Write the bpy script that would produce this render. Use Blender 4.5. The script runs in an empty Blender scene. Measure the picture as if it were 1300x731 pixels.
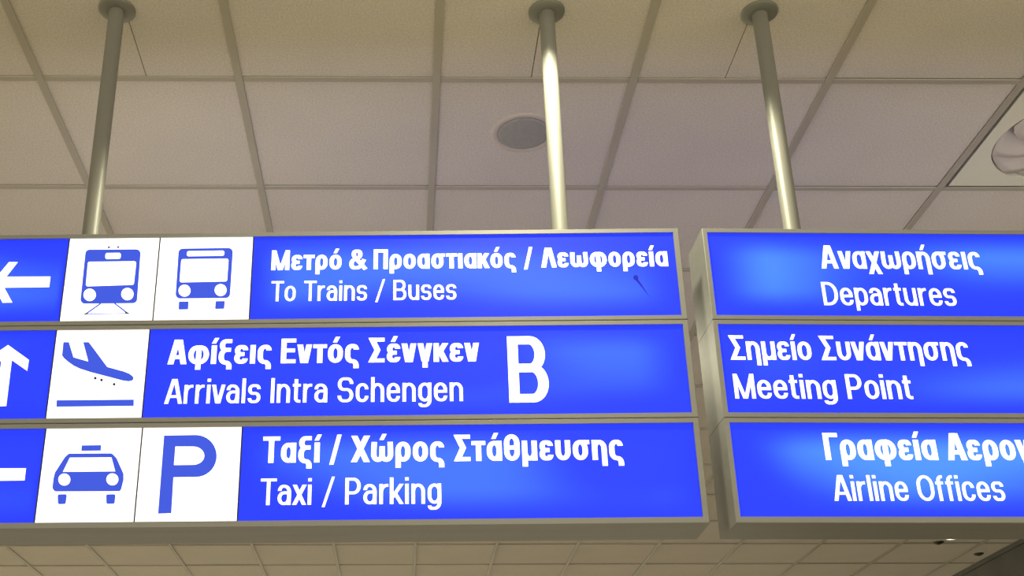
import bpy, math, random
from mathutils import Vector, Matrix

scene = bpy.context.scene
C = scene.collection
random.seed(7)

# ------------------------------------------------------------------ camera
T = 0.6                      # ceiling module in metres
CEIL = 3.85                  # underside of the ceiling grid
F_PX, CX, CY = 1464.16, 530.82, 496.13      # focal length and principal point (1300 x 731 frame)
PITCH, YAW, ROLL = 0.39534, 0.01709, -0.00733
CAM = Vector((2.8132 * T, -4.78488 * T, CEIL - 3.70002 * T))
fwd = Vector((math.sin(YAW) * math.cos(PITCH), math.cos(YAW) * math.cos(PITCH), math.sin(PITCH)))
rgt = Vector((math.cos(YAW), -math.sin(YAW), 0))
up_ = rgt.cross(fwd)
right = rgt * math.cos(ROLL) + up_ * math.sin(ROLL)
up = -rgt * math.sin(ROLL) + up_ * math.cos(ROLL)
cd = bpy.data.cameras.new('camera')
cam = bpy.data.objects.new('camera', cd); C.objects.link(cam)
cam.matrix_world = Matrix(((right.x, up.x, -fwd.x, CAM.x), (right.y, up.y, -fwd.y, CAM.y),
                           (right.z, up.z, -fwd.z, CAM.z), (0, 0, 0, 1)))
cd.sensor_width = 36; cd.lens = F_PX / 1300 * 36
cd.shift_x = (650 - CX) / 1300; cd.shift_y = (CY - 365.5) / 1300
cd.clip_start = 0.05
scene.camera = cam

# ------------------------------------------------------------------ light
w = bpy.data.worlds.new('world'); scene.world = w; w.use_nodes = True
w.node_tree.nodes['Background'].inputs[0].default_value = (1.0, 0.93, 0.71, 1)
w.node_tree.nodes['Background'].inputs[1].default_value = 1.26
scene.view_settings.view_transform = 'Standard'; scene.view_settings.look = 'None'
scene.view_settings.gamma = 1; scene.view_settings.use_curve_mapping = False
scene.view_settings.exposure = 0.0


# ------------------------------------------------------------------ helpers
def ray(px, py):
    return right * ((px - CX) / F_PX) - up * ((py - CY) / F_PX) + fwd

def tag(o, label=None, cat=None, group=None, kind=None):
    if label: o['label'] = label
    if cat: o['category'] = cat
    if group: o['group'] = group
    if kind: o['kind'] = kind
    return o

def link(name, me, mat=None, parent=None):
    o = bpy.data.objects.new(name, me); C.objects.link(o)
    if mat is not None and me is not None and not me.materials: me.materials.append(mat)
    if parent: o.parent = parent
    return o

def empty(name, loc=(0, 0, 0), rz=0):
    o = bpy.data.objects.new(name, None); C.objects.link(o)
    o.location = loc; o.rotation_euler = (0, 0, rz); o.empty_display_size = .1
    return o

class MB:
    def __init__(s): s.v = []; s.f = []; s.smooth = []
    def add(s, vs, fs, sm=False):
        n = len(s.v); s.v += [tuple(v) for v in vs]
        s.f += [tuple(i + n for i in f) for f in fs]; s.smooth += [sm] * len(fs); return s
    def box(s, x0, x1, y0, y1, z0, z1, ch=0):
        if ch <= 0:
            vs = [(x, y, z) for z in (z0, z1) for y in (y0, y1) for x in (x0, x1)]
            return s.add(vs, [(0, 2, 3, 1), (4, 5, 7, 6), (0, 1, 5, 4), (2, 6, 7, 3), (0, 4, 6, 2), (1, 3, 7, 5)])
        def rg(z, i): return [(x0 + i, y0 + i, z), (x1 - i, y0 + i, z), (x1 - i, y1 - i, z), (x0 + i, y1 - i, z)]
        vs = rg(z0, ch) + rg(z0 + ch, 0) + rg(z1, 0)
        fs = [(3, 2, 1, 0), (8, 9, 10, 11)]
        for k in range(4):
            j = (k + 1) % 4
            fs += [(k, j, 4 + j, 4 + k), (4 + k, 4 + j, 8 + j, 8 + k)]
        return s.add(vs, fs)
    def lathe(s, prof, n=32, cx=0, cy=0, sm=True):
        vs = [(cx + r * math.cos(2 * math.pi * k / n), cy + r * math.sin(2 * math.pi * k / n), z) for r, z in prof for k in range(n)]
        fs = []
        for i in range(len(prof) - 1):
            for k in range(n):
                j = (k + 1) % n
                fs.append((i * n + k, i * n + j, (i + 1) * n + j, (i + 1) * n + k))
        s.add(vs, fs, sm)
        s.add([(cx + prof[0][0] * math.cos(2 * math.pi * k / n), cy + prof[0][0] * math.sin(2 * math.pi * k / n), prof[0][1]) for k in range(n)], [tuple(range(n))[::-1]])
        s.add([(cx + prof[-1][0] * math.cos(2 * math.pi * k / n), cy + prof[-1][0] * math.sin(2 * math.pi * k / n), prof[-1][1]) for k in range(n)], [tuple(range(n))])
        return s
    def mesh(s, name):
        me = bpy.data.meshes.new(name); me.from_pydata(s.v, [], s.f); me.update()
        me.polygons.foreach_set('use_smooth', s.smooth); return me
    def build(s, name, mat, parent=None): return link(name, s.mesh(name), mat, parent)


# ------------------------------------------------------------------ materials
def new_mat(name):
    m = bpy.data.materials.new(name); m.use_nodes = True
    nt = m.node_tree; return m, nt, nt.nodes['Principled BSDF']

def node(nt, typ, **kw):
    n = nt.nodes.new(typ)
    for k, v in kw.items(): setattr(n, k, v)
    return n

def mottled(name, c1, c2, scale=4, detail=4, rough=.8, metal=0, bump=0, bscale=200, stretch=None, coord='Object', fine=0):
    m, nt, b = new_mat(name)
    tc = node(nt, 'ShaderNodeTexCoord'); src = tc.outputs[coord]
    if stretch:
        mp = node(nt, 'ShaderNodeMapping'); mp.inputs['Scale'].default_value = stretch
        nt.links.new(src, mp.inputs[0]); src = mp.outputs[0]
    n = node(nt, 'ShaderNodeTexNoise'); n.inputs['Scale'].default_value = scale; n.inputs['Detail'].default_value = detail
    nt.links.new(src, n.inputs['Vector'])
    r = node(nt, 'ShaderNodeValToRGB')
    r.color_ramp.elements[0].position = .32; r.color_ramp.elements[1].position = .68
    r.color_ramp.elements[0].color = (*c1, 1); r.color_ramp.elements[1].color = (*c2, 1)
    nt.links.new(n.outputs['Fac'], r.inputs[0])
    col = r.outputs[0]
    if fine:
        g = node(nt, 'ShaderNodeTexNoise'); g.inputs['Scale'].default_value = bscale; g.inputs['Detail'].default_value = 2
        nt.links.new(src, g.inputs['Vector'])
        mr = node(nt, 'ShaderNodeMapRange'); mr.inputs['From Min'].default_value = .3; mr.inputs['From Max'].default_value = .7
        mr.inputs['To Min'].default_value = 1 - fine; mr.inputs['To Max'].default_value = 1 + fine
        nt.links.new(g.outputs['Fac'], mr.inputs[0])
        mx = node(nt, 'ShaderNodeVectorMath', operation='SCALE')
        nt.links.new(col, mx.inputs[0]); nt.links.new(mr.outputs[0], mx.inputs['Scale']); col = mx.outputs[0]
    nt.links.new(col, b.inputs['Base Color'])
    b.inputs['Roughness'].default_value = rough; b.inputs['Metallic'].default_value = metal
    if bump:
        n2 = node(nt, 'ShaderNodeTexNoise'); n2.inputs['Scale'].default_value = bscale; n2.inputs['Detail'].default_value = 3
        nt.links.new(src, n2.inputs['Vector'])
        bp = node(nt, 'ShaderNodeBump'); bp.inputs['Strength'].default_value = bump; bp.inputs['Distance'].default_value = .002
        nt.links.new(n2.outputs['Fac'], bp.inputs['Height']); nt.links.new(bp.outputs[0], b.inputs['Normal'])
    return m

def backlit(name, base, emis, strength, bright=None, seed=0.0, level=(.40, .72)):
    """acrylic face lit from inside; bright paints paler tube glow and a dimmer rim into the emission"""
    m, nt, b = new_mat(name)
    b.inputs['Base Color'].default_value = (*base, 1); b.inputs['Roughness'].default_value = .5
    b.inputs['Specular IOR Level'].default_value = .12
    b.inputs['Emission Color'].default_value = (*emis, 1); b.inputs['Emission Strength'].default_value = strength
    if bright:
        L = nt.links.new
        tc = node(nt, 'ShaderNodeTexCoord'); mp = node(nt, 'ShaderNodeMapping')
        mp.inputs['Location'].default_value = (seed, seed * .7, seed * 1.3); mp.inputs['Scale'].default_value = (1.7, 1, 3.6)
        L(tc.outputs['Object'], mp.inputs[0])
        n = node(nt, 'ShaderNodeTexNoise'); n.inputs['Scale'].default_value = 1.0; n.inputs['Detail'].default_value = 0  # noise paints the uneven tube glow; no tubes are built behind
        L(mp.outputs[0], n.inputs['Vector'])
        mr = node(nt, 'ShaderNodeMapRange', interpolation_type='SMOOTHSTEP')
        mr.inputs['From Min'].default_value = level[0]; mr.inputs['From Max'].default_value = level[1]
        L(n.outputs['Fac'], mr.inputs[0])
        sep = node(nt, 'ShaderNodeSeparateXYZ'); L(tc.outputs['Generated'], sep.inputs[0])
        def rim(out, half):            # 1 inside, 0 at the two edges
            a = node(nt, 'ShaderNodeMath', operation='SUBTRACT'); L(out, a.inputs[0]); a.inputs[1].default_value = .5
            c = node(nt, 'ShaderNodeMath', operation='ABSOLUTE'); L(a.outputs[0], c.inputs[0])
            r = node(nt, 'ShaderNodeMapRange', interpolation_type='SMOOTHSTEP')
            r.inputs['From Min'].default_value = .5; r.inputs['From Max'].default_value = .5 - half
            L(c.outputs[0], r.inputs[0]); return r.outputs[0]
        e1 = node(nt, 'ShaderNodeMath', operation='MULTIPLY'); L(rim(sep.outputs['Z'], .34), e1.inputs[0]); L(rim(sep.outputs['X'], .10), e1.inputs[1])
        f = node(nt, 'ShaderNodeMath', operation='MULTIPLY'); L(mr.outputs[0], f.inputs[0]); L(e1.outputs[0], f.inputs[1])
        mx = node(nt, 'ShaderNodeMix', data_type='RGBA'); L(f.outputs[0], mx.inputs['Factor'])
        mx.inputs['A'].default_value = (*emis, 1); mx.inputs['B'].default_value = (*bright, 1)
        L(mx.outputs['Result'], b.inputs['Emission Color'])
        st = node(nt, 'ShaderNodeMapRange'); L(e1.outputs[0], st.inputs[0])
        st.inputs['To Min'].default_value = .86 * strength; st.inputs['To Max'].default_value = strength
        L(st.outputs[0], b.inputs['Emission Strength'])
    return m

M = {}
M['tile'] = mottled('mineral_fibre_tile', (.73, .675, .585), (.78, .72, .625), scale=2.2, rough=.95, bump=.5, bscale=170, fine=.11)
M['tee'] = mottled('grid_tee_paint', (.47, .43, .345), (.51, .47, .375), scale=3, rough=.55)
M['plenum'] = mottled('dark_void', (.05, .048, .042), (.07, .065, .055), scale=2, rough=.95)
M['alu'] = mottled('satin_aluminium', (.285, .285, .27), (.315, .315, .295), scale=5, rough=.46, metal=.35, stretch=(.4, 6, 6))
M['alu_pole'] = mottled('pole_aluminium', (.27, .27, .24), (.30, .295, .26), scale=6, rough=.5, metal=.25, stretch=(8, 8, .5))
M['flange'] = mottled('flange_grey', (.24, .25, .21), (.29, .29, .245), scale=9, rough=.5, metal=.3)
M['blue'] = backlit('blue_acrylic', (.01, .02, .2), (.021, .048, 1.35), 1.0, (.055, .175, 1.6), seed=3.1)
M['blue2'] = backlit('blue_acrylic_strong_glow', (.01, .02, .2), (.021, .050, 1.35), 1.0, (.085, .32, 1.7), seed=9.7)  # same blue acrylic with stronger tube glow painted into its emission
M['white'] = backlit('white_acrylic', (.8, .8, .78), (1, .98, .955), 1.2)
M['white_back'] = backlit('white_reverse_ceiling_fill', (.8, .8, .78), (1, .97, .94), 5.0)  # unseen reverse, far brighter than the front white, added to light the ceiling
M['letter'] = backlit('letter_white', (.8, .8, .8), (1, 1, 1), 1.2)
M['pict'] = backlit('pictogram_blue', (.01, .02, .12), (.05, .095, .70), 1.0)
M['mark'] = mottled('dark_print', (.02, .025, .06), (.03, .03, .08), scale=20, rough=.6)
M['stain'] = backlit('grime', (.01, .01, .05), (.012, .02, .46), 1.0)
M['joint'] = mottled('joint_black', (.02, .02, .02), (.035, .032, .03), scale=30, rough=.9)
M['grille'] = mottled('speaker_mesh', (.36, .35, .32), (.41, .395, .36), scale=60, rough=.6, bump=.6, bscale=420, fine=.12)
M['spk_ring'] = mottled('speaker_ring_paint', (.66, .59, .50), (.70, .63, .53), scale=8, rough=.6)
M['diffuser'] = mottled('diffuser_white_paint', (.90, .88, .70), (.93, .91, .74), scale=5, rough=.45)
M['vane'] = mottled('diffuser_vane_paint', (.72, .66, .58), (.78, .71, .63), scale=6, rough=.45)
M['wall'] = mottled('dark_bulkhead', (.09, .088, .07), (.125, .12, .10), scale=2.5, rough=.8, bump=.3, bscale=40)
M['floor'] = mottled('polished_floor', (.60, .55, .45), (.66, .60, .49), scale=1.5, rough=.35)
M['brass'] = mottled('sprinkler_metal', (.06, .055, .04), (.10, .085, .06), scale=40, rough=.45, metal=.6)
M['rim'] = mottled('lamp_rim_white', (.75, .73, .66), (.80, .78, .70), scale=10, rough=.4)
M['lamp'] = backlit('lamp_glow', (.9, .9, .85), (1, .96, .82), 6.0)

# ------------------------------------------------------------------ ceiling, floor, walls
XE = 10.42                                   # ceiling ends against the dark bulkhead here
I0, I1, J0, J1 = -5, 10, -4, 12              # tiles built one by one
ceil = MB().box(-30 * T, XE * T, -12 * T, 19 * T, CEIL + .10, CEIL + .16).build('ceiling', M['plenum'])
tag(ceil, kind='structure')
TH, LIFT, GAP = .018, .007, .0085
def tile_mesh(w_=1.0, cut=None):
    x0, x1, y0, y1 = -T / 2 + GAP, T / 2 - GAP, -T / 2 + GAP, T / 2 - GAP
    if w_ < 1: x1 = x0 + w_ * T
    mb = MB()
    if cut is None: mb.box(x0, x1, y0, y1, 0, TH, .0025)
    else:
        mb.box(x0, x1, y0, 0, 0, TH, 0)
        mb.box(x0, cut - .0013, 0, y1, 0, TH, 0); mb.box(cut + .0013, x1, 0, y1, 0, TH, 0)
    return mb.mesh('ceiling_tile')
me_tile = tile_mesh(); me_tile.materials.append(M['tile'])
me_last = tile_mesh(XE - 10 - .03); me_last.materials.append(M['tile'])
cuts = {1: .022, 3: -.012, 4: -.020}
DIFF = (6, 0)
for i in range(I0, I1 + 1):
    for j in range(J0, J1 + 1):
        if (i, j) == DIFF: continue
        me = me_tile
        if i == 10: me = me_last
        if j == -1 and i in cuts: me = tile_mesh(1.0, cuts[i])
        o = link('ceiling_tile', me, M['tile'], ceil)
        o.location = ((i + .5) * T, (j + .5) * T, CEIL + LIFT + random.uniform(-.0008, .0008))
# main tees run away from the camera, cross tees between them
def tee_mesh(name, ln, wd, axis):
    h = wd / 2; mb = MB()
    if axis == 'y': mb.box(-h, h, -ln / 2, ln / 2, 0, .0045, .001); mb.box(-.002, .002, -ln / 2, ln / 2, .0045, .04)
    else: mb.box(-ln / 2, ln / 2, -h, h, 0, .0045, .001); mb.box(-ln / 2, ln / 2, -.002, .002, .0045, .04)
    me = mb.mesh(name); me.materials.append(M['tee']); return me
LN = (J1 + 1 - J0) * T
me_main = tee_mesh('main_tee', LN, .024, 'y')
me_cross = tee_mesh('cross_tee', T - .0245, .021, 'x')
me_crosslast = tee_mesh('cross_tee', .40 * T - .012, .021, 'x')
for i in range(I0, I1 + 1):
    o = link('main_tee', me_main, None, ceil); o.location = (i * T, (J0 + J1 + 1) / 2 * T, CEIL)
for i in range(I0, I1 + 1):
    for j in range(J0, J1 + 2):
        o = link('cross_tee', me_crosslast if i == 10 else me_cross, None, ceil)
        o.location = ((i + .5) * T if i < 10 else (10 + .21) * T, j * T, CEIL + .0012)
# the rest of the ceiling, too far round to see single tiles
far = MB()
far.box(-30 * T, I0 * T - .013, -12 * T, 19 * T, CEIL + .006, CEIL + .03)
far.box(I0 * T - .012, XE * T, -12 * T, J0 * T - .013, CEIL + .006, CEIL + .03)
far.box(I0 * T - .012, XE * T, (J1 + 1) * T + .013, 19 * T, CEIL + .006, CEIL + .03)
fo = far.build('plain_ceiling_field', M['tile'], ceil); tag(fo, kind='stuff')
fl = MB().box(-30 * T, 16 * T, -14 * T, 21 * T, -.1, 0).build('floor', M['floor']); tag(fl, kind='structure')
wl = MB().box(XE * T, XE * T + .25, -2 * T, 19 * T, 0, CEIL + .16).build('wall_right', M['wall']); tag(wl, kind='structure')
tr = MB().box(XE * T - .02, XE * T - .001, -2 * T, 19 * T, CEIL - .03, CEIL + .004, 0).build('trim_1', M['wall']); tag(tr, kind='structure')

# ------------------------------------------------------------------ lettering: a condensed stroke alphabet
def fillet(pts, closed):
    n = len(pts); out = []
    P = [(p[0], p[1], p[2] if len(p) > 2 else 0) for p in pts]
    for k in range(n):
        x, y, r = P[k]
        if r <= 0 or (not closed and k in (0, n - 1)): out.append((x, y)); continue
        a = Vector(P[(k - 1) % n][:2]); b = Vector((x, y)); c = Vector(P[(k + 1) % n][:2])
        ra = P[(k - 1) % n][2] > 0 and (closed or 0 < (k - 1)); rc = P[(k + 1) % n][2] > 0 and (closed or (k + 1) < n - 1)
        la = (a - b).length * (.5 if ra else 1); lc = (c - b).length * (.5 if rc else 1)
        u = (a - b).normalized(); v = (c - b).normalized()
        ang = u.angle(v) / 2
        d = min(r / math.tan(ang), la * .999, lc * .999)
        p0 = b + u * d; p1 = b + v * d; rr = d * math.tan(ang)
        ce = b + (u + v).normalized() * (rr / math.sin(ang))
        a0 = math.atan2(p0.y - ce.y, p0.x - ce.x); a1 = math.atan2(p1.y - ce.y, p1.x - ce.x)
        da = (a1 - a0 + math.pi) % (2 * math.pi) - math.pi
        for q in range(9):
            t = a0 + da * q / 8; out.append((ce.x + rr * math.cos(t), ce.y + rr * math.sin(t)))
    res = []
    for p in out:
        if not res or abs(p[0] - res[-1][0]) + abs(p[1] - res[-1][1]) > 1e-6: res.append(p)
    if closed and len(res) > 1 and abs(res[0][0] - res[-1][0]) + abs(res[0][1] - res[-1][1]) < 1e-6: res.pop()
    return res

def stroke(pts, tx, ty, closed=False):
    """centre line -> list of quads; tx is the width of upright strokes, ty of level ones"""
    S = tx / ty
    K = 1.35                       # corners are taller than wide
    pts = [(p[0] * K, p[1], (p[2] if len(p) > 2 else 0) * K) for p in pts]
    P = [Vector((x / K, y * S)) for x, y in fillet(pts, closed)]
    n = len(P); h = tx / 2; Lf = []; Rt = []
    for k in range(n):
        pa = P[k - 1] if (closed or k > 0) else None
        pb = P[(k + 1) % n] if (closed or k < n - 1) else None
        d1 = (P[k] - pa).normalized() if pa is not None else None
        d2 = (pb - P[k]).normalized() if pb is not None else None
        d1 = d1 or d2; d2 = d2 or d1
        n1 = Vector((-d1.y, d1.x)); n2 = Vector((-d2.y, d2.x))
        m = (n1 + n2)
        m = m.normalized() if m.length > 1e-6 else n1
        s = h / max(.35, m.dot(n1))
        Lf.append((P[k] + m * s)); Rt.append((P[k] - m * s))
    quads = []
    for k in range(n if closed else n - 1):
        j = (k + 1) % n
        quads.append([(q.x, q.y / S) for q in (Rt[k], Rt[j], Lf[j], Lf[k])])
    return quads

def glyph(ch, t, ty):
    """-> advance width, quads; cap height 1"""
    xh, ds = .755, .225
    Q = []
    def st(*pts, closed=False): Q.extend(stroke(pts, t, ty, closed))
    def dg(x0, y0, x1, y1, k=1.08):
        h = t * k / 2; Q.append([(x0 - h, y0), (x0 + h, y0), (x1 + h, y1), (x1 - h, y1)])
    base = {'ό': 'ο', 'ώ': 'ω', 'ί': 'ι', 'έ': 'ε', 'ά': 'α', 'ή': 'η'}
    tonos = ch in base
    if tonos: ch = base[ch]
    ch = {'Μ': 'M', 'Τ': 'T', 'Α': 'A', 'Χ': 'X', 'Ε': 'E', 'Β': 'B', 'ο': 'o', 'ν': 'v'}.get(ch, ch)
    W = {'T': .58, 'o': .5, 'r': .33, 'a': .48, 'i': t, 'n': .49, 's': .47, '/': .44, 'B': .60, 'u': .49, 'e': .49, 'A': .66, 'v': .50,
         'l': t, 'I': t, 't': .30, 'S': .58, 'c': .47, 'h': .49, 'g': .49, 'x': .50, 'P': .56, 'k': .50, 'D': .60, 'p': .50, 'M': .74, 'O': .64, 'f': .30,
         'ε': .45, 'τ': .46, 'ρ': .50, '&': .70, 'Π': .60, 'α': .50, 'σ': .57, 'ι': t, 'κ': .50, 'ς': .46, 'Λ': .66, 'ω': .72, 'φ': .68, 'ξ': .45,
         'E': .50, 'Σ': .55, 'γ': .50, 'X': .64, 'θ': .52, 'μ': .50, 'υ': .50, 'η': .49, 'χ': .52, 'Γ': .48, ' ': .27}[ch]
    if len(ch) and ch not in 'il Iι/': W += (t - .14) * 1.0 if ch not in 'ωφM' else (t - .14) * 1.7
    if ch in 'ilIι': W = t
    l, r, b, x, c, d = t / 2, W - t / 2, ty / 2, xh - ty / 2, 1 - ty / 2, -ds + ty / 2
    R = (r - l) / 2; mid = W / 2
    def bowl(x0=None, x1=None): 
        x0 = l if x0 is None else x0; x1 = r if x1 is None else x1; q = (x1 - x0) / 2
        st((x0, b, q), (x1, b, q), (x1, x, q), (x0, x, q), closed=True)
    def arch(y1=0.): st((l, xh * .35), (l, x, R), (r, x, R), (r, y1))
    if ch == ' ': pass
    elif ch == 'T': st((0, c), (W, c)); st((mid, 0), (mid, 1 - ty))
    elif ch == 'o': bowl()
    elif ch == 'r': st((l, 0), (l, xh)); st((l, xh * .4), (l, x, .2), (W, x))
    elif ch == 'a':
        st((l, x - .17), (l, x, R), (r, x, R), (r, 0))
        m = .455; st((r, m), (l, m, .16), (l, b, .16), (r - .02, b, .14), (r, m))
    elif ch == 'i': st((l, 0), (l, xh)); st((l, 1 - ty * 1.15), (l, 1))
    elif ch == 'n': st((l, 0), (l, xh)); arch()
    elif ch in 'sS':
        X = x if ch == 's' else c; m = (X + b) / 2 + .01; q = .14 if ch == 's' else .21
        st((r, X - q), (r, X, R), (l, X, R), (l, m, R), (r, m, R), (r, b, R), (l, b, R), (l, b + q))
    elif ch == '/': dg(t * .4, -.09, W - t * .4, 1.05, .8)
    elif ch == 'B':
        m = .515; st((l, 0), (l, 1)); st((l, c), (r - .035, c, .2), (r - .035, m, .2), (l, m)); st((l, m), (r, m, .22), (r, b, .22), (l, b))
    elif ch == 'u': st((r, 0), (r, xh)); st((l, xh), (l, b, R), (r, b, R), (r, xh * .6))
    elif ch == 'e': st((l, .40), (r, .40), (r, x, R), (l, x, R), (l, b, R), (r, b, R), (r, b + .17))
    elif ch in 'AΛ':
        h = t * .56; k = t * .22
        dg(h, 0, mid - k, 1, 1.12); dg(W - h, 0, mid + k, 1, 1.12)
        if ch == 'A': st((W * .2, .29), (W * .8, .29))
    elif ch == 'v': h = t * .54; k = t * .18; dg(h, xh, mid - k, 0); dg(W - h, xh, mid + k, 0)
    elif ch in 'lI': st((l, 0), (l, 1))
    elif ch == 't': s = W * .42; st((s, .95), (s, b, .1), (W, b)); st((0, x), (W, x))
    elif ch == 'c': st((r, x - .19), (r, x, R), (l, x, R), (l, b, R), (r, b, R), (r, b + .19))
    elif ch == 'h': st((l, 0), (l, 1)); arch()
    elif ch == 'g': bowl(); st((r, xh), (r, d, R), (l, d, R), (l, d + .10))
    elif ch == 'x': h = t * .54; dg(h, 0, W - h, xh, 1.15); dg(W - h, 0, h, xh, 1.15)
    elif ch == 'X': h = t * .56; dg(h, 0, W - h, 1, 1.15); dg(W - h, 0, h, 1, 1.15)
    elif ch == 'χ': h = t * .54; dg(h, -ds, W - h, xh, 1.1); dg(W - h, -ds, h, xh, 1.1)
    elif ch == 'P': m = .43; st((l, 0), (l, 1)); st((l, c), (r, c, .25), (r, m, .25), (l, m))
    elif ch in 'kκ':
        st((l, 0), (l, 1 if ch == 'k' else xh)); h = t * .56
        dg(l + t * .2, .24, W - h, xh, 1.15); dg(W - h, 0, l + t * .75, .44, 1.15)
    elif ch == 'D': st((l, 0), (l, 1)); st((l, c), (r, c, .3), (r, b, .3), (l, b))
    elif ch == 'p': bowl(); st((l, -ds), (l, xh))
    elif ch == 'M':
        st((l, 0), (l, 1)); st((r, 0), (r, 1)); dg(l + t * .05, 1, mid - t * .1, 0, .95); dg(r - t * .05, 1, mid + t * .1, 0, .95)
    elif ch == 'O': st((l, b, R), (r, b, R), (r, c, R), (l, c, R), closed=True)
    elif ch == 'f': s = W * .42; st((s, 0), (s, c, .13), (W, c)); st((0, x), (W, x))
    elif ch == 'ε':
        m = .385; st((r, x - .13), (r, x, R), (l + .01, x, R), (l + .01, m, R), (W * .74, m)); st((W * .74, m), (l, m, R), (l, b, R), (r, b, R), (r, b + .13))
    elif ch == 'τ': st((0, x), (W, x)); st((mid, 0), (mid, xh - ty))
    elif ch == 'ρ': st((l, -ds), (l, x, R), (r, x, R), (r, b, R), (l, b, R), (l, xh * .5))
    elif ch == '&':
        st((W, 0), (W * .27, .68, .12), (W * .27, c, .13), (W * .66, c, .13), (W * .66, .64, .12), (l, .42, .14), (l, b, .2), (W * .62, b, .22), (W - t * .35, .50))
    elif ch == 'Π': st((l, 0), (l, c), (r, c), (r, 0))
    elif ch == 'α': bowl(); st((r, 0), (r, xh))
    elif ch == 'σ': bowl(l, r - .07); st((mid - .04, x), (W, x))
    elif ch == 'ι': st((l, 0), (l, xh))
    elif ch == 'ς': st((r, x - .15), (r, x, R), (l, x, R), (l, .07, R), (r, .05, .13), (r, -ds))
    elif ch == 'ω':
        q = (mid - l) / 2
        st((l + .015, xh), (l, .4), (l, b, q), (mid, b, q), (mid, xh * .78)); st((r - .015, xh), (r, .4), (r, b, q), (mid, b, q), (mid, xh * .78))
    elif ch == 'φ': st((l, b, R), (r, b, R), (r, x, R), (l, x, R), closed=True); st((mid, -ds), (mid, xh))
    elif ch == 'ξ':
        st((W * .95, c), (l + .02, c, .16), (l + .02, .57, .16), (W * .88, .57)); st((W * .88, .57), (l, .57, .2), (l, .06, .2), (r, .04, .12), (r, -ds))
    elif ch == 'E': st((l, 0), (l, 1)); st((l, c), (W, c)); st((l, b), (W, b)); st((l, .52), (W * .94, .52))
    elif ch == 'Σ': st((l * .6, c), (W, c)); st((l * .6, b), (W, b)); h = t * .55; dg(h, 1, W * .56, .5, 1.15); dg(h, 0, W * .56, .5, 1.15)
    elif ch == 'γ': h = t * .54; k = t * .1; dg(h, xh, mid - k, .02); dg(W - h, xh, mid + k, .02); st((mid, -ds), (mid, .14))
    elif ch == 'θ': st((l, b, R), (r, b, R), (r, c, R), (l, c, R), closed=True); st((l, .5), (r, .5))
    elif ch == 'μ': st((l, -ds), (l, xh)); st((l, xh * .6), (l, b, R), (r, b, R), (r, xh * .6)); st((r, 0), (r, xh))
    elif ch == 'υ': st((l, xh), (l, b, R), (r, b, R), (r, xh))
    elif ch == 'η': st((l, 0), (l, xh)); arch(-ds)
    elif ch == 'Γ': st((l, 0), (l, c), (W, c))
    if tonos: dg(mid - .025, xh + .075, mid + .085, 1.06, .8)
    return W, Q

def text_quads(s, wt, ty, gap):
    pen = 0; out = []; ends = []
    tight = 'TΤΓAΑΛvνxΧXχγ/κk τ'
    for k, ch in enumerate(s):
        W, Q = glyph(ch, wt, ty)
        out.append([[(x + pen, y) for x, y in q] for q in Q])
        ends.append(pen + W)
        nx = s[k + 1] if k + 1 < len(s) else ''
        g = gap * (.55 if (ch in tight or nx in tight) else 1)
        pen += W + g
    return out, ends


# ------------------------------------------------------------------ signs
DEPTH = .14083
YF = -.5 * T - DEPTH / 2                 # front of both signs
Z = dict(zip('abcdef', [CEIL + T * q for q in (-1.24388, -1.62904, -1.66865, -2.05226, -2.09375, -2.4738)]))

class Sign:
    """local frame: x along the sign, y away from the viewer, z up; origin on the front lip at the lower edge"""
    def __init__(s, name, x_m, yaw, z0):
        s.o = empty(name, (x_m, YF, z0), yaw); s.z0 = z0; s.yaw = yaw; s.x = x_m
        s.e = Vector((math.cos(yaw), math.sin(yaw), 0)); s.n = Vector((-math.sin(yaw), math.cos(yaw), 0))
    def uv(s, px, py, off=.004):
        dr = ray(px, py); p0 = Vector((s.x, YF, 0)) + s.n * off
        t = s.n.dot(p0 - CAM) / s.n.dot(dr); X = CAM + dr * t
        return (X - p0).dot(s.e), X.z - s.z0

def light_box(sg, x0, x1, z0, z1, ix0, ix1, iz0, iz1):
    """housing with a lip round the recessed face, the same on its back; outer x0..z1, opening ix0..iz1"""
    mb = MB(); D = DEPTH; rec = .004; ch = .0015
    def rect(xa, xb, za, zb, y): return [(xa, y, za), (xb, y, za), (xb, y, zb), (xa, y, zb)]
    rings = [rect(ix0, ix1, iz0, iz1, rec + .006), rect(ix0, ix1, iz0, iz1, 0), rect(x0 + ch, x1 - ch, z0 + ch, z1 - ch, 0), rect(x0, x1, z0, z1, ch),
             rect(x0, x1, z0, z1, D - ch), rect(x0 + ch, x1 - ch, z0 + ch, z1 - ch, D), rect(ix0, ix1, iz0, iz1, D), rect(ix0, ix1, iz0, iz1, D - rec - .006)]
    vs = [v for r_ in rings for v in r_]; fs = []
    for k in range(len(rings) - 1):
        for q in range(4):
            j = (q + 1) % 4
            fs.append((k * 4 + q, (k + 1) * 4 + q, (k + 1) * 4 + j, k * 4 + j))
    mb.add(vs, fs)
    return mb.build('light_box', M['alu'], sg.o)

def panel(name, parent, mat, x0, x1, z0, z1, back=False):
    g = .0007
    ya, yb = (.004, .008) if not back else (DEPTH - .008, DEPTH - .004)
    return MB().box(x0 + g, x1 - g, ya, yb, z0, z1).build(name, mat, parent)

def flat(name, polys, mat, parent, layer=1):
    mb = MB(); y = .004 - .0004 * layer
    for p in polys: mb.add([(u, y, v) for u, v in p], [tuple(range(len(p)))])
    return mb.build(name, mat, parent)

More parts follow.
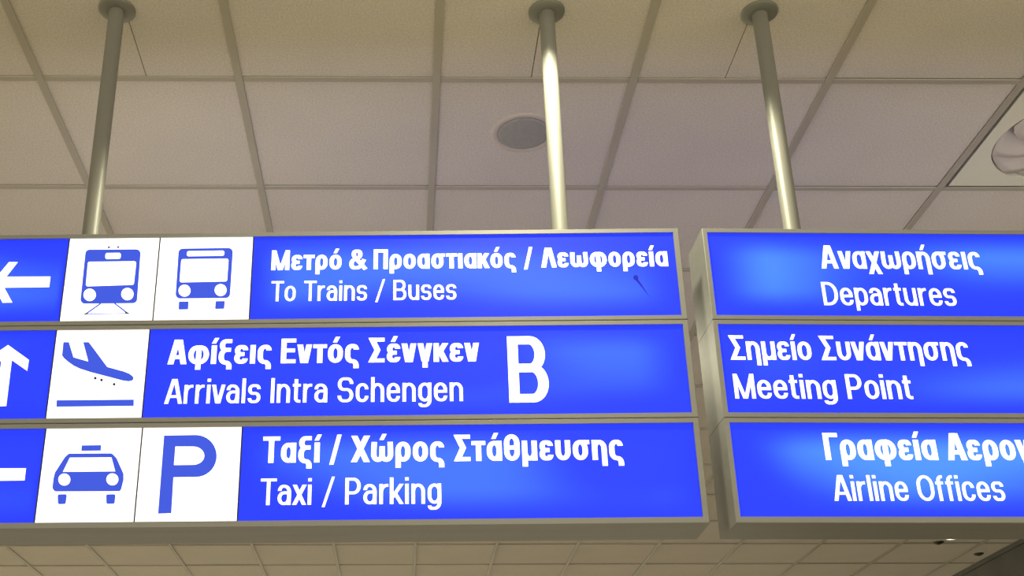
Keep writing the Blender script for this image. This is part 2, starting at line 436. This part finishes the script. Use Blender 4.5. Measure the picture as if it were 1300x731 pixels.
def lettering(sg, box, s, px0, px1, pyb, pyc, wt, ty=None, gap=.10, fit=None):
    """text between two photo columns on the sign; fit = index of the last letter that px1 belongs to"""
    u0, vb = sg.uv(px0, pyb); _, vc = sg.uv(px0, pyc)
    u1, _ = sg.uv(px1, pyb)
    q, ends = text_quads(s, wt, ty or wt * .86, gap)
    wd = ends[-1 if fit is None else fit]
    kx = (u1 - u0) / wd; ky = vc - vb
    k0 = 0
    for word in s.split(' '):
        idx = range(k0, k0 + len(word)); k0 += len(word) + 1
        o = flat('lettering', [[(u0 + x * kx, vb + y * ky) for x, y in p] for i in idx for p in q[i]], M['letter'], box)
        tag(o, label='white lettering reading ' + word if len(word) > 1 else 'white sign ' + word)

def pic(sg, box, reg, shapes, name='pictogram', label=None):
    """shapes in pixels of an enlarged crop: reg = (x0, y0, scale)"""
    X0, Y0, sc = reg
    def m(p): return sg.uv(X0 + p[0] / sc, Y0 + p[1] / sc)
    first = None
    for k, (mat, layer, polys) in enumerate(shapes):
        o = flat(name if k == 0 else {'white': 'pictogram_cutout', 'mark': 'pictogram_detail', 'pict': 'pictogram_shape'}[mat], [[m(p) for p in poly] for poly in polys], M[mat], box, layer)
        if k == 0 and label: tag(o, label=label)
        if mat == 'mark': tag(o, kind='stuff')
    return first

def rr(pts, rad):  # polygon with rounded corners (y down, pixels)
    return fillet([(x, y, rad) for x, y in pts], True)
def disc(cx, cy, r, n=28): return [(cx + r * math.cos(2 * math.pi * k / n), cy + r * math.sin(2 * math.pi * k / n)) for k in range(n)]
def bar(p, q, w_):
    dx, dy = q[0] - p[0], q[1] - p[1]; L = math.hypot(dx, dy); a, b_ = -dy / L * w_ / 2, dx / L * w_ / 2
    return [(p[0] + a, p[1] + b_), (q[0] + a, q[1] + b_), (q[0] - a, q[1] - b_), (p[0] - a, p[1] - b_)]

def pole(sg, tx, zt):
    """tube from the ceiling flange down onto the sign top"""
    W_ = Vector((tx * T, -.5 * T, 0)) - Vector((sg.x, YF, 0)); lx, ly = W_.dot(sg.e), W_.dot(sg.n)
    top = CEIL + LIFT - sg.z0; r = .0212
    p = MB().lathe([(r, zt), (r, top - .002)], 40, lx, ly).build('pole', M['alu_pole'], sg.o)
    MB().lathe([(.0285, top - .0105), (.046, top - .0085), (.051, top - .005), (.051, top)], 48, lx, ly).build('ceiling_flange', M['flange'], p)
    MB().lathe([(.030, zt), (.030, zt + .004), (.024, zt + .008)], 36, lx, ly).build('foot_collar', M['alu_pole'], p)

LIP = .0125
rows = [('a', 'b'), ('c', 'd'), ('e', 'f')]
def outer_z(k, z0):
    top = Z['a'] + .0115 if k == 0 else (Z[rows[k - 1][1]] + Z[rows[k][0]]) / 2 - .0006
    bot = Z['f'] - .0145 if k == 2 else (Z[rows[k][1]] + Z[rows[k + 1][0]]) / 2 + .0006
    return bot - z0, top - z0

# ---- left sign: trains and buses, arrivals, taxi and parking
Z0 = Z['f'] - .0145
s1 = Sign('hanging_sign', 3.95258 * T, -.0226, Z0)
tag(s1.o, 'blue three-row hanging airport sign with arrows, white pictogram squares and Greek and English lettering', 'sign')
XL = s1.uv(-33, 480)[0]
cells = [  # (boundary points top, bottom) -> kinds
    ([((87.8, 302.4), (75.8, 409.3)), ((203.6, 299.8), (194, 407)), ((321.9, 297.3), (316.8, 405.2))], ['blue', 'white', 'white', 'blue']),
    ([((71.2, 418), (58.8, 531)), ((190, 417), (180.8, 531))], ['blue', 'white', 'blue']),
    ([((57.3, 541.7), (45.3, 661)), ((180.1, 540.4), (171.6, 662)), ((307.3, 540.4), (301.8, 662))], ['blue', 'white', 'white', 'blue'])]
B1 = []
for k, (ta, tb) in enumerate(rows):
    zb, zt = outer_z(k, Z0); ib, it = Z[tb] - Z0, Z[ta] - Z0
    bx = light_box(s1, XL - LIP, .0140, zb, zt, XL, 0, ib, it); B1.append(bx)
    us = [XL] + [(s1.uv(*p)[0] + s1.uv(*q)[0]) / 2 for p, q in cells[k][0]] + [0]
    for n, kind in enumerate(cells[k][1]):
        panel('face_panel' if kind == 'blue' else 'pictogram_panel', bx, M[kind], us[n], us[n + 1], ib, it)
    for q in us[1:-1]:
        MB().box(q - .0016, q + .0016, .0034, .008, ib, it).build('panel_joint', M['joint'], bx)
    qm = us[-2]
    panel('back_fill_panel', bx, M['white_back'], XL, qm, ib, it, True)  # unseen white panel added to brighten the ceiling behind
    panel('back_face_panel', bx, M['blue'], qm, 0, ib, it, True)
pole(s1, 1.5, outer_z(0, Z0)[1]); pole(s1, 3.5, outer_z(0, Z0)[1])

lettering(s1, B1[0], 'Μετρό & Προαστιακός / Λεωφορεία', 344.2, 849, 343, 318, .20, .158, .088)
lettering(s1, B1[0], 'To Trains / Buses', 343.7, 579.5, 382.5, 357, .127, .108, .095)
lettering(s1, B1[1], 'Αφίξεις Εντός Σένγκεν', 212.5, 608.8, 462.5, 431.4, .20, .155, .085)
lettering(s1, B1[1], 'Arrivals Intra Schengen', 208.3, 588, 512.6, 481.3, .127, .106, .095)
lettering(s1, B1[1], 'B', 646.8, 698, 511, 427, .165, .125)
lettering(s1, B1[2], 'Ταξί / Χώρος Στάθμευσης', 332.8, 792.4, 587.6, 554.2, .20, .155, .085)
lettering(s1, B1[2], 'Taxi / Parking', 329.7, 560.4, 641.2, 607.5, .127, .106, .095)

RA, RB, RP, RU = (0, 280, 3.93), (0, 466, 3.264), (60, 410, 6.093), (0, 400, 5.63)
arrow = [(-38, 307), (45, 207), (90, 207), (32, 280), (252, 279), (246, 332), (22, 335), (62, 409), (13, 410)]
pic(s1, B1[0], RA, [('letter', 1, [arrow])], 'arrow', 'white arrow pointing left')
up_arrow = [(58, 213), (207, 320), (195, 398), (85, 322), (45, 650), (-30, 652), (10, 325), (-112, 402), (-104, 324)]
pic(s1, B1[1], RU, [('letter', 1, [up_arrow])], 'arrow', 'white arrow pointing up')
# third row: the same arrow shifted along the sign, its head beyond the frame
u_, v_ = s1.uv(105 / 3.264, 466 + 444 / 3.264); u1_, v1_ = s1.uv(249 / 3.93, 280 + 305.5 / 3.93)
pts = [s1.uv(p[0] / 3.93, 280 + p[1] / 3.93) for p in arrow]
flat('arrow', [[(u + u_ - u1_, v + v_ - v1_) for u, v in pts]], M['letter'], B1[2])['label'] = 'white arrow pointing left'

pic(s1, B1[0], RA, [   # train
    ('pict', 1, [rr([(428, 145), (703, 143), (683, 412), (400, 415)], 22), bar((503, 413), (424, 469), 6.5), bar((571, 412), (641, 465), 6.5), bar((424, 466), (644, 463), 3.6)]),
    ('white', 2, [rr([(527, 162), (604, 161), (602, 191), (525, 193)], 10), rr([(439, 206), (681, 203), (668, 321), (428, 329)], 10), disc(448, 371, 31), disc(636, 367, 31)]),
    ('mark', 3, [rr([(538, 130), (551, 130), (549, 138), (538, 138)], 2), rr([(584, 129), (597, 129), (595, 137), (584, 137)], 2),
                 [(412, 470), (444, 455), (436, 468)], [(652, 466), (620, 452), (628, 465)]])], label='blue train front on rails')
pic(s1, B1[0], RA, [   # bus
    ('pict', 1, [rr([(892, 140), (1163, 136), (1147, 386), (875, 389)], 22), rr([(893, 404), (941, 403), (939, 443), (891, 444)], 4), rr([(1076, 402), (1122, 401), (1119, 440), (1073, 441)], 4)]),
    ('white', 2, [rr([(934, 153), (1121, 150), (1118, 176), (931, 179)], 10), rr([(905, 193), (1141, 190), (1133, 304), (896, 309)], 10), disc(921, 350, 30), disc(1101, 347, 30)])], label='blue bus front')
plane = [(125, 148), (168, 148), (203, 265), (318, 298), (278, 148), (322, 148), (465, 340), (590, 374), (632, 390), (660, 410), (669, 428), (660, 444), (630, 451),
         (585, 445), (330, 378), (250, 352), (205, 330), (160, 298), (130, 272), (115, 252)]
pic(s1, B1[1], RP, [
    ('pict', 1, [plane, [(73, 597), (670, 592), (669, 641), (70, 648)]]),
    ('mark', 2, [disc(372, 427, 11, 10), disc(420, 441, 11, 10), disc(518, 474, 11, 10)])], label='blue landing airplane above a runway line')
taxi = fillet([(285, 358, 12), (464, 357, 12), (484, 378, 12), (512, 442, 10), (512, 468, 10), (500, 514, 12), (226, 515, 12), (217, 500, 8), (222, 460, 10), (228, 436, 8), (268, 374, 10)], True)
pic(s1, B1[2], RB, [
    ('pict', 1, [taxi, [(339, 324), (419, 323), (418, 346), (337, 347)], rr([(239, 527), (278, 526), (272, 567), (240, 568)], 7), rr([(440, 527), (479, 526), (475, 566), (441, 567)], 7)]),
    ('white', 2, [[(290, 375), (462, 374), (478, 432), (261, 434)], disc(267, 466, 25), disc(466, 465, 25)])], label='blue taxi front with roof sign')
def arc(cx, cy, rx, ry, a0, a1, n=18): return [(cx + rx * math.cos(math.radians(a0 + (a1 - a0) * k / n)), cy + ry * math.sin(math.radians(a0 + (a1 - a0) * k / n))) for k in range(n + 1)]
P_out = [(680, 283)] + arc(812, 368, 86, 87, -90, 90) + [(719, 456), (710, 605), (655, 607)]
P_in = [(727, 329)] + arc(800, 367, 47, 38, -90, 90) + [(721, 406)]
pic(s1, B1[2], RB, [('pict', 1, [P_out]), ('white', 2, [P_in])], label='blue capital P for parking')
# a dark blot with a streak below the first Greek line
RD = (600, 280, 3.93)
def mD(p): return s1.uv(RD[0] + p[0] / RD[2], RD[1] + p[1] / RD[2])
flat('grime_mark', [[mD(p) for p in disc(814, 284, 13, 14)], [mD(p) for p in [(808, 292), (821, 286), (853, 333), (884, 382), (846, 335)]]], M['stain'], B1[0], 1)

# ---- right sign: departures, meeting point, airline offices
s2 = Sign('hanging_sign', 4.09409 * T, .01046, Z0)
tag(s2.o, 'blue three-row hanging airport sign reading Departures, Meeting Point and Airline Offices', 'sign')
XR = (6.92 - 4.09409) * T
B2 = []
for k, (ta, tb) in enumerate(rows):
    zb, zt = outer_z(k, Z0); ib, it = Z[tb] - Z0, Z[ta] - Z0
    bx = light_box(s2, -.0115, XR + LIP, zb, zt, 0, XR, ib, it); B2.append(bx)
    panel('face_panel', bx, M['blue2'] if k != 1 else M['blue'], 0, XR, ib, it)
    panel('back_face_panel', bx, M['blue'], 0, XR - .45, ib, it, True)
    panel('back_fill_panel', bx, M['white_back'], XR - .45, XR, ib, it, True)  # added glow on the unseen back, for the ceiling beyond
pole(s2, 4.5, outer_z(0, Z0)[1]); pole(s2, 6.5, outer_z(0, Z0)[1])
lettering(s2, B2[0], 'Αναχωρήσεις', 1043.2, 1246.7, 340.8, 311.6, .165, .13, .075)
lettering(s2, B2[0], 'Departures', 1046.4, 1215.4, 387.3, 358, .13, .11, .085)
lettering(s2, B2[1], 'Σημείο Συνάντησης', 927.8, 1232, 456.6, 425.7, .16, .13, .075)
lettering(s2, B2[1], 'Meeting Point', 933.6, 1159.6, 505.8, 474.5, .138, .115, .085)
lettering(s2, B2[2], 'Γραφεία Αερογραμμών', 1048.6, 1191.8, 583.8, 549.5, .205, .155, .075, fit=6)
lettering(s2, B2[2], 'Airline Offices', 1059.6, 1277.5, 635.6, 603, .13, .11, .085)

# ------------------------------------------------------------------ things in the ceiling
ZC = CEIL + LIFT
sp = empty('ceiling_speaker', (3.488 * T, .462 * T, ZC))
tag(sp, 'round grey ceiling loudspeaker with pale rim set in a ceiling tile', 'speaker')
MB().lathe([(.086, -.001), (.089, -.004), (.100, -.0045), (.108, -.002), (.109, .001)], 56).build('rim', M['spk_ring'], sp)
MB().lathe([(.0, -.0105), (.05, -.0095), (.075, -.0075), (.084, -.005), (.085, -.0015)], 56).build('grille', M['grille'], sp)

df = empty('air_diffuser', (6.5 * T, .5 * T, CEIL))
tag(df, 'square cream swirl air diffuser with curved fan vanes filling one ceiling panel', 'air vent')
mb = MB(); h = T / 2 - .0185; R0 = .232; n = 64
zs = .004
sq = []
for k in range(n):
    a = 2 * math.pi * k / n; s_ = 1 / max(abs(math.cos(a)), abs(math.sin(a)))
    sq.append((.007 + h * s_ * math.cos(a), h * s_ * math.sin(a), zs))
ci = [(R0 * math.cos(2 * math.pi * (k + .5) / n), R0 * math.sin(2 * math.pi * (k + .5) / n), zs) for k in range(n)]
cu = [(p[0], p[1], zs + .05) for p in ci]; so = [(p[0], p[1], zs + .015) for p in sq]
fs = []
for k in range(n):
    j = (k + 1) % n
    fs += [(k, n + k, n + j, j), (n + k, 2 * n + k, 2 * n + j, n + j), (3 * n + k, k, j, 3 * n + j)]
mb.add(sq + ci + cu + so, fs)
mb.build('plate', M['diffuser'], df)
MB().lathe([(R0 - .001, .052), (R0 - .001, .056)], 48).build('plenum_disc', M['joint'], df)
hub = MB().lathe([(.0, -.004), (.028, -.003), (.034, .003), (.034, .03)], 32).build('hub', M['diffuser'], df)
NV = 9
for k in range(NV):          # overlapping curved vanes, low on one edge and tucked up on the other
    a0 = 2 * math.pi * k / NV + .12; da = 2 * math.pi / NV * 1.22
    mb = MB(); vs = []; fs = []; nr, na = 8, 6
    for i in range(nr + 1):
        q = i / nr; r_ = .032 + (R0 - .004 - .032) * q
        for j in range(na + 1):
            f = j / na; a = a0 + da * f + .55 * q * q
            vs.append((r_ * math.cos(a), r_ * math.sin(a), .001 + .046 * f * (.35 + .65 * q) - .010 * math.sin(math.pi * f) * q))
    for i in range(nr):
        for j in range(na):
            p = i * (na + 1) + j; fs.append((p, p + 1, p + na + 2, p + na + 1))
    mb.add(vs, fs, True)
    v = mb.build('vane', M['vane'], df)
    so_ = v.modifiers.new('thickness', 'SOLIDIFY'); so_.thickness = .0015

def sprinkler(x, y, label):
    e = empty('sprinkler_head', (x * T, y * T, ZC)); tag(e, label, 'sprinkler', 'ceiling sprinklers by the dark wall')
    MB().lathe([(.012, -.012), (.03, -.009), (.038, -.002), (.038, 0)], 24).build('escutcheon', M['brass'], e)
    MB().lathe([(.012, -.017), (.016, -.015), (.012, -.011)], 20).build('deflector', M['brass'], e)
sprinkler(9.45, 8.96, 'small dark ceiling sprinkler head beside the small lit ceiling lamp')
sprinkler(10.209, 9.52, 'small dark ceiling sprinkler head close to the dark wall')

def downlight(x, y, label, glow=True, r=.075):
    e = empty('recessed_downlight', (x * T, y * T, ZC)); tag(e, label, 'lamp')
    MB().lathe([(r + .001, -.0005), (r + .003, -.006), (r + .02, -.004), (r + .021, -.0002)], 40).build('rim', M['rim'], e)
    MB().lathe([(.0, -.002), (r * .7, -.0018), (r, -.0014)], 40).build('lamp_glass', M['lamp'], e)
    return e
downlight(9.53, 8.755, 'small lit round ceiling lamp beyond the sign reading Departures', r=.045)

# the two lamps that light the poles: one in front of the second pole, above the frame; one beyond the signs
def beam(e, energy, cone):
    sd = bpy.data.lights.new('downlight_beam', 'SPOT'); sd.energy = energy; sd.color = (1.0, .95, .68)
    sd.spot_size = math.radians(cone); sd.spot_blend = .22; sd.shadow_soft_size = .06
    so = bpy.data.objects.new('downlight_beam', sd); C.objects.link(so); so.parent = e; so.location = (0, 0, -.012)
beam(downlight(3.38, -1.12, 'lit round ceiling lamp in front of the suspended poles', r=.085), 135, 141)
beam(downlight(2.94, 3.25, 'lit round ceiling lamp behind the sign with the pictogram squares', r=.085), 34, 150)
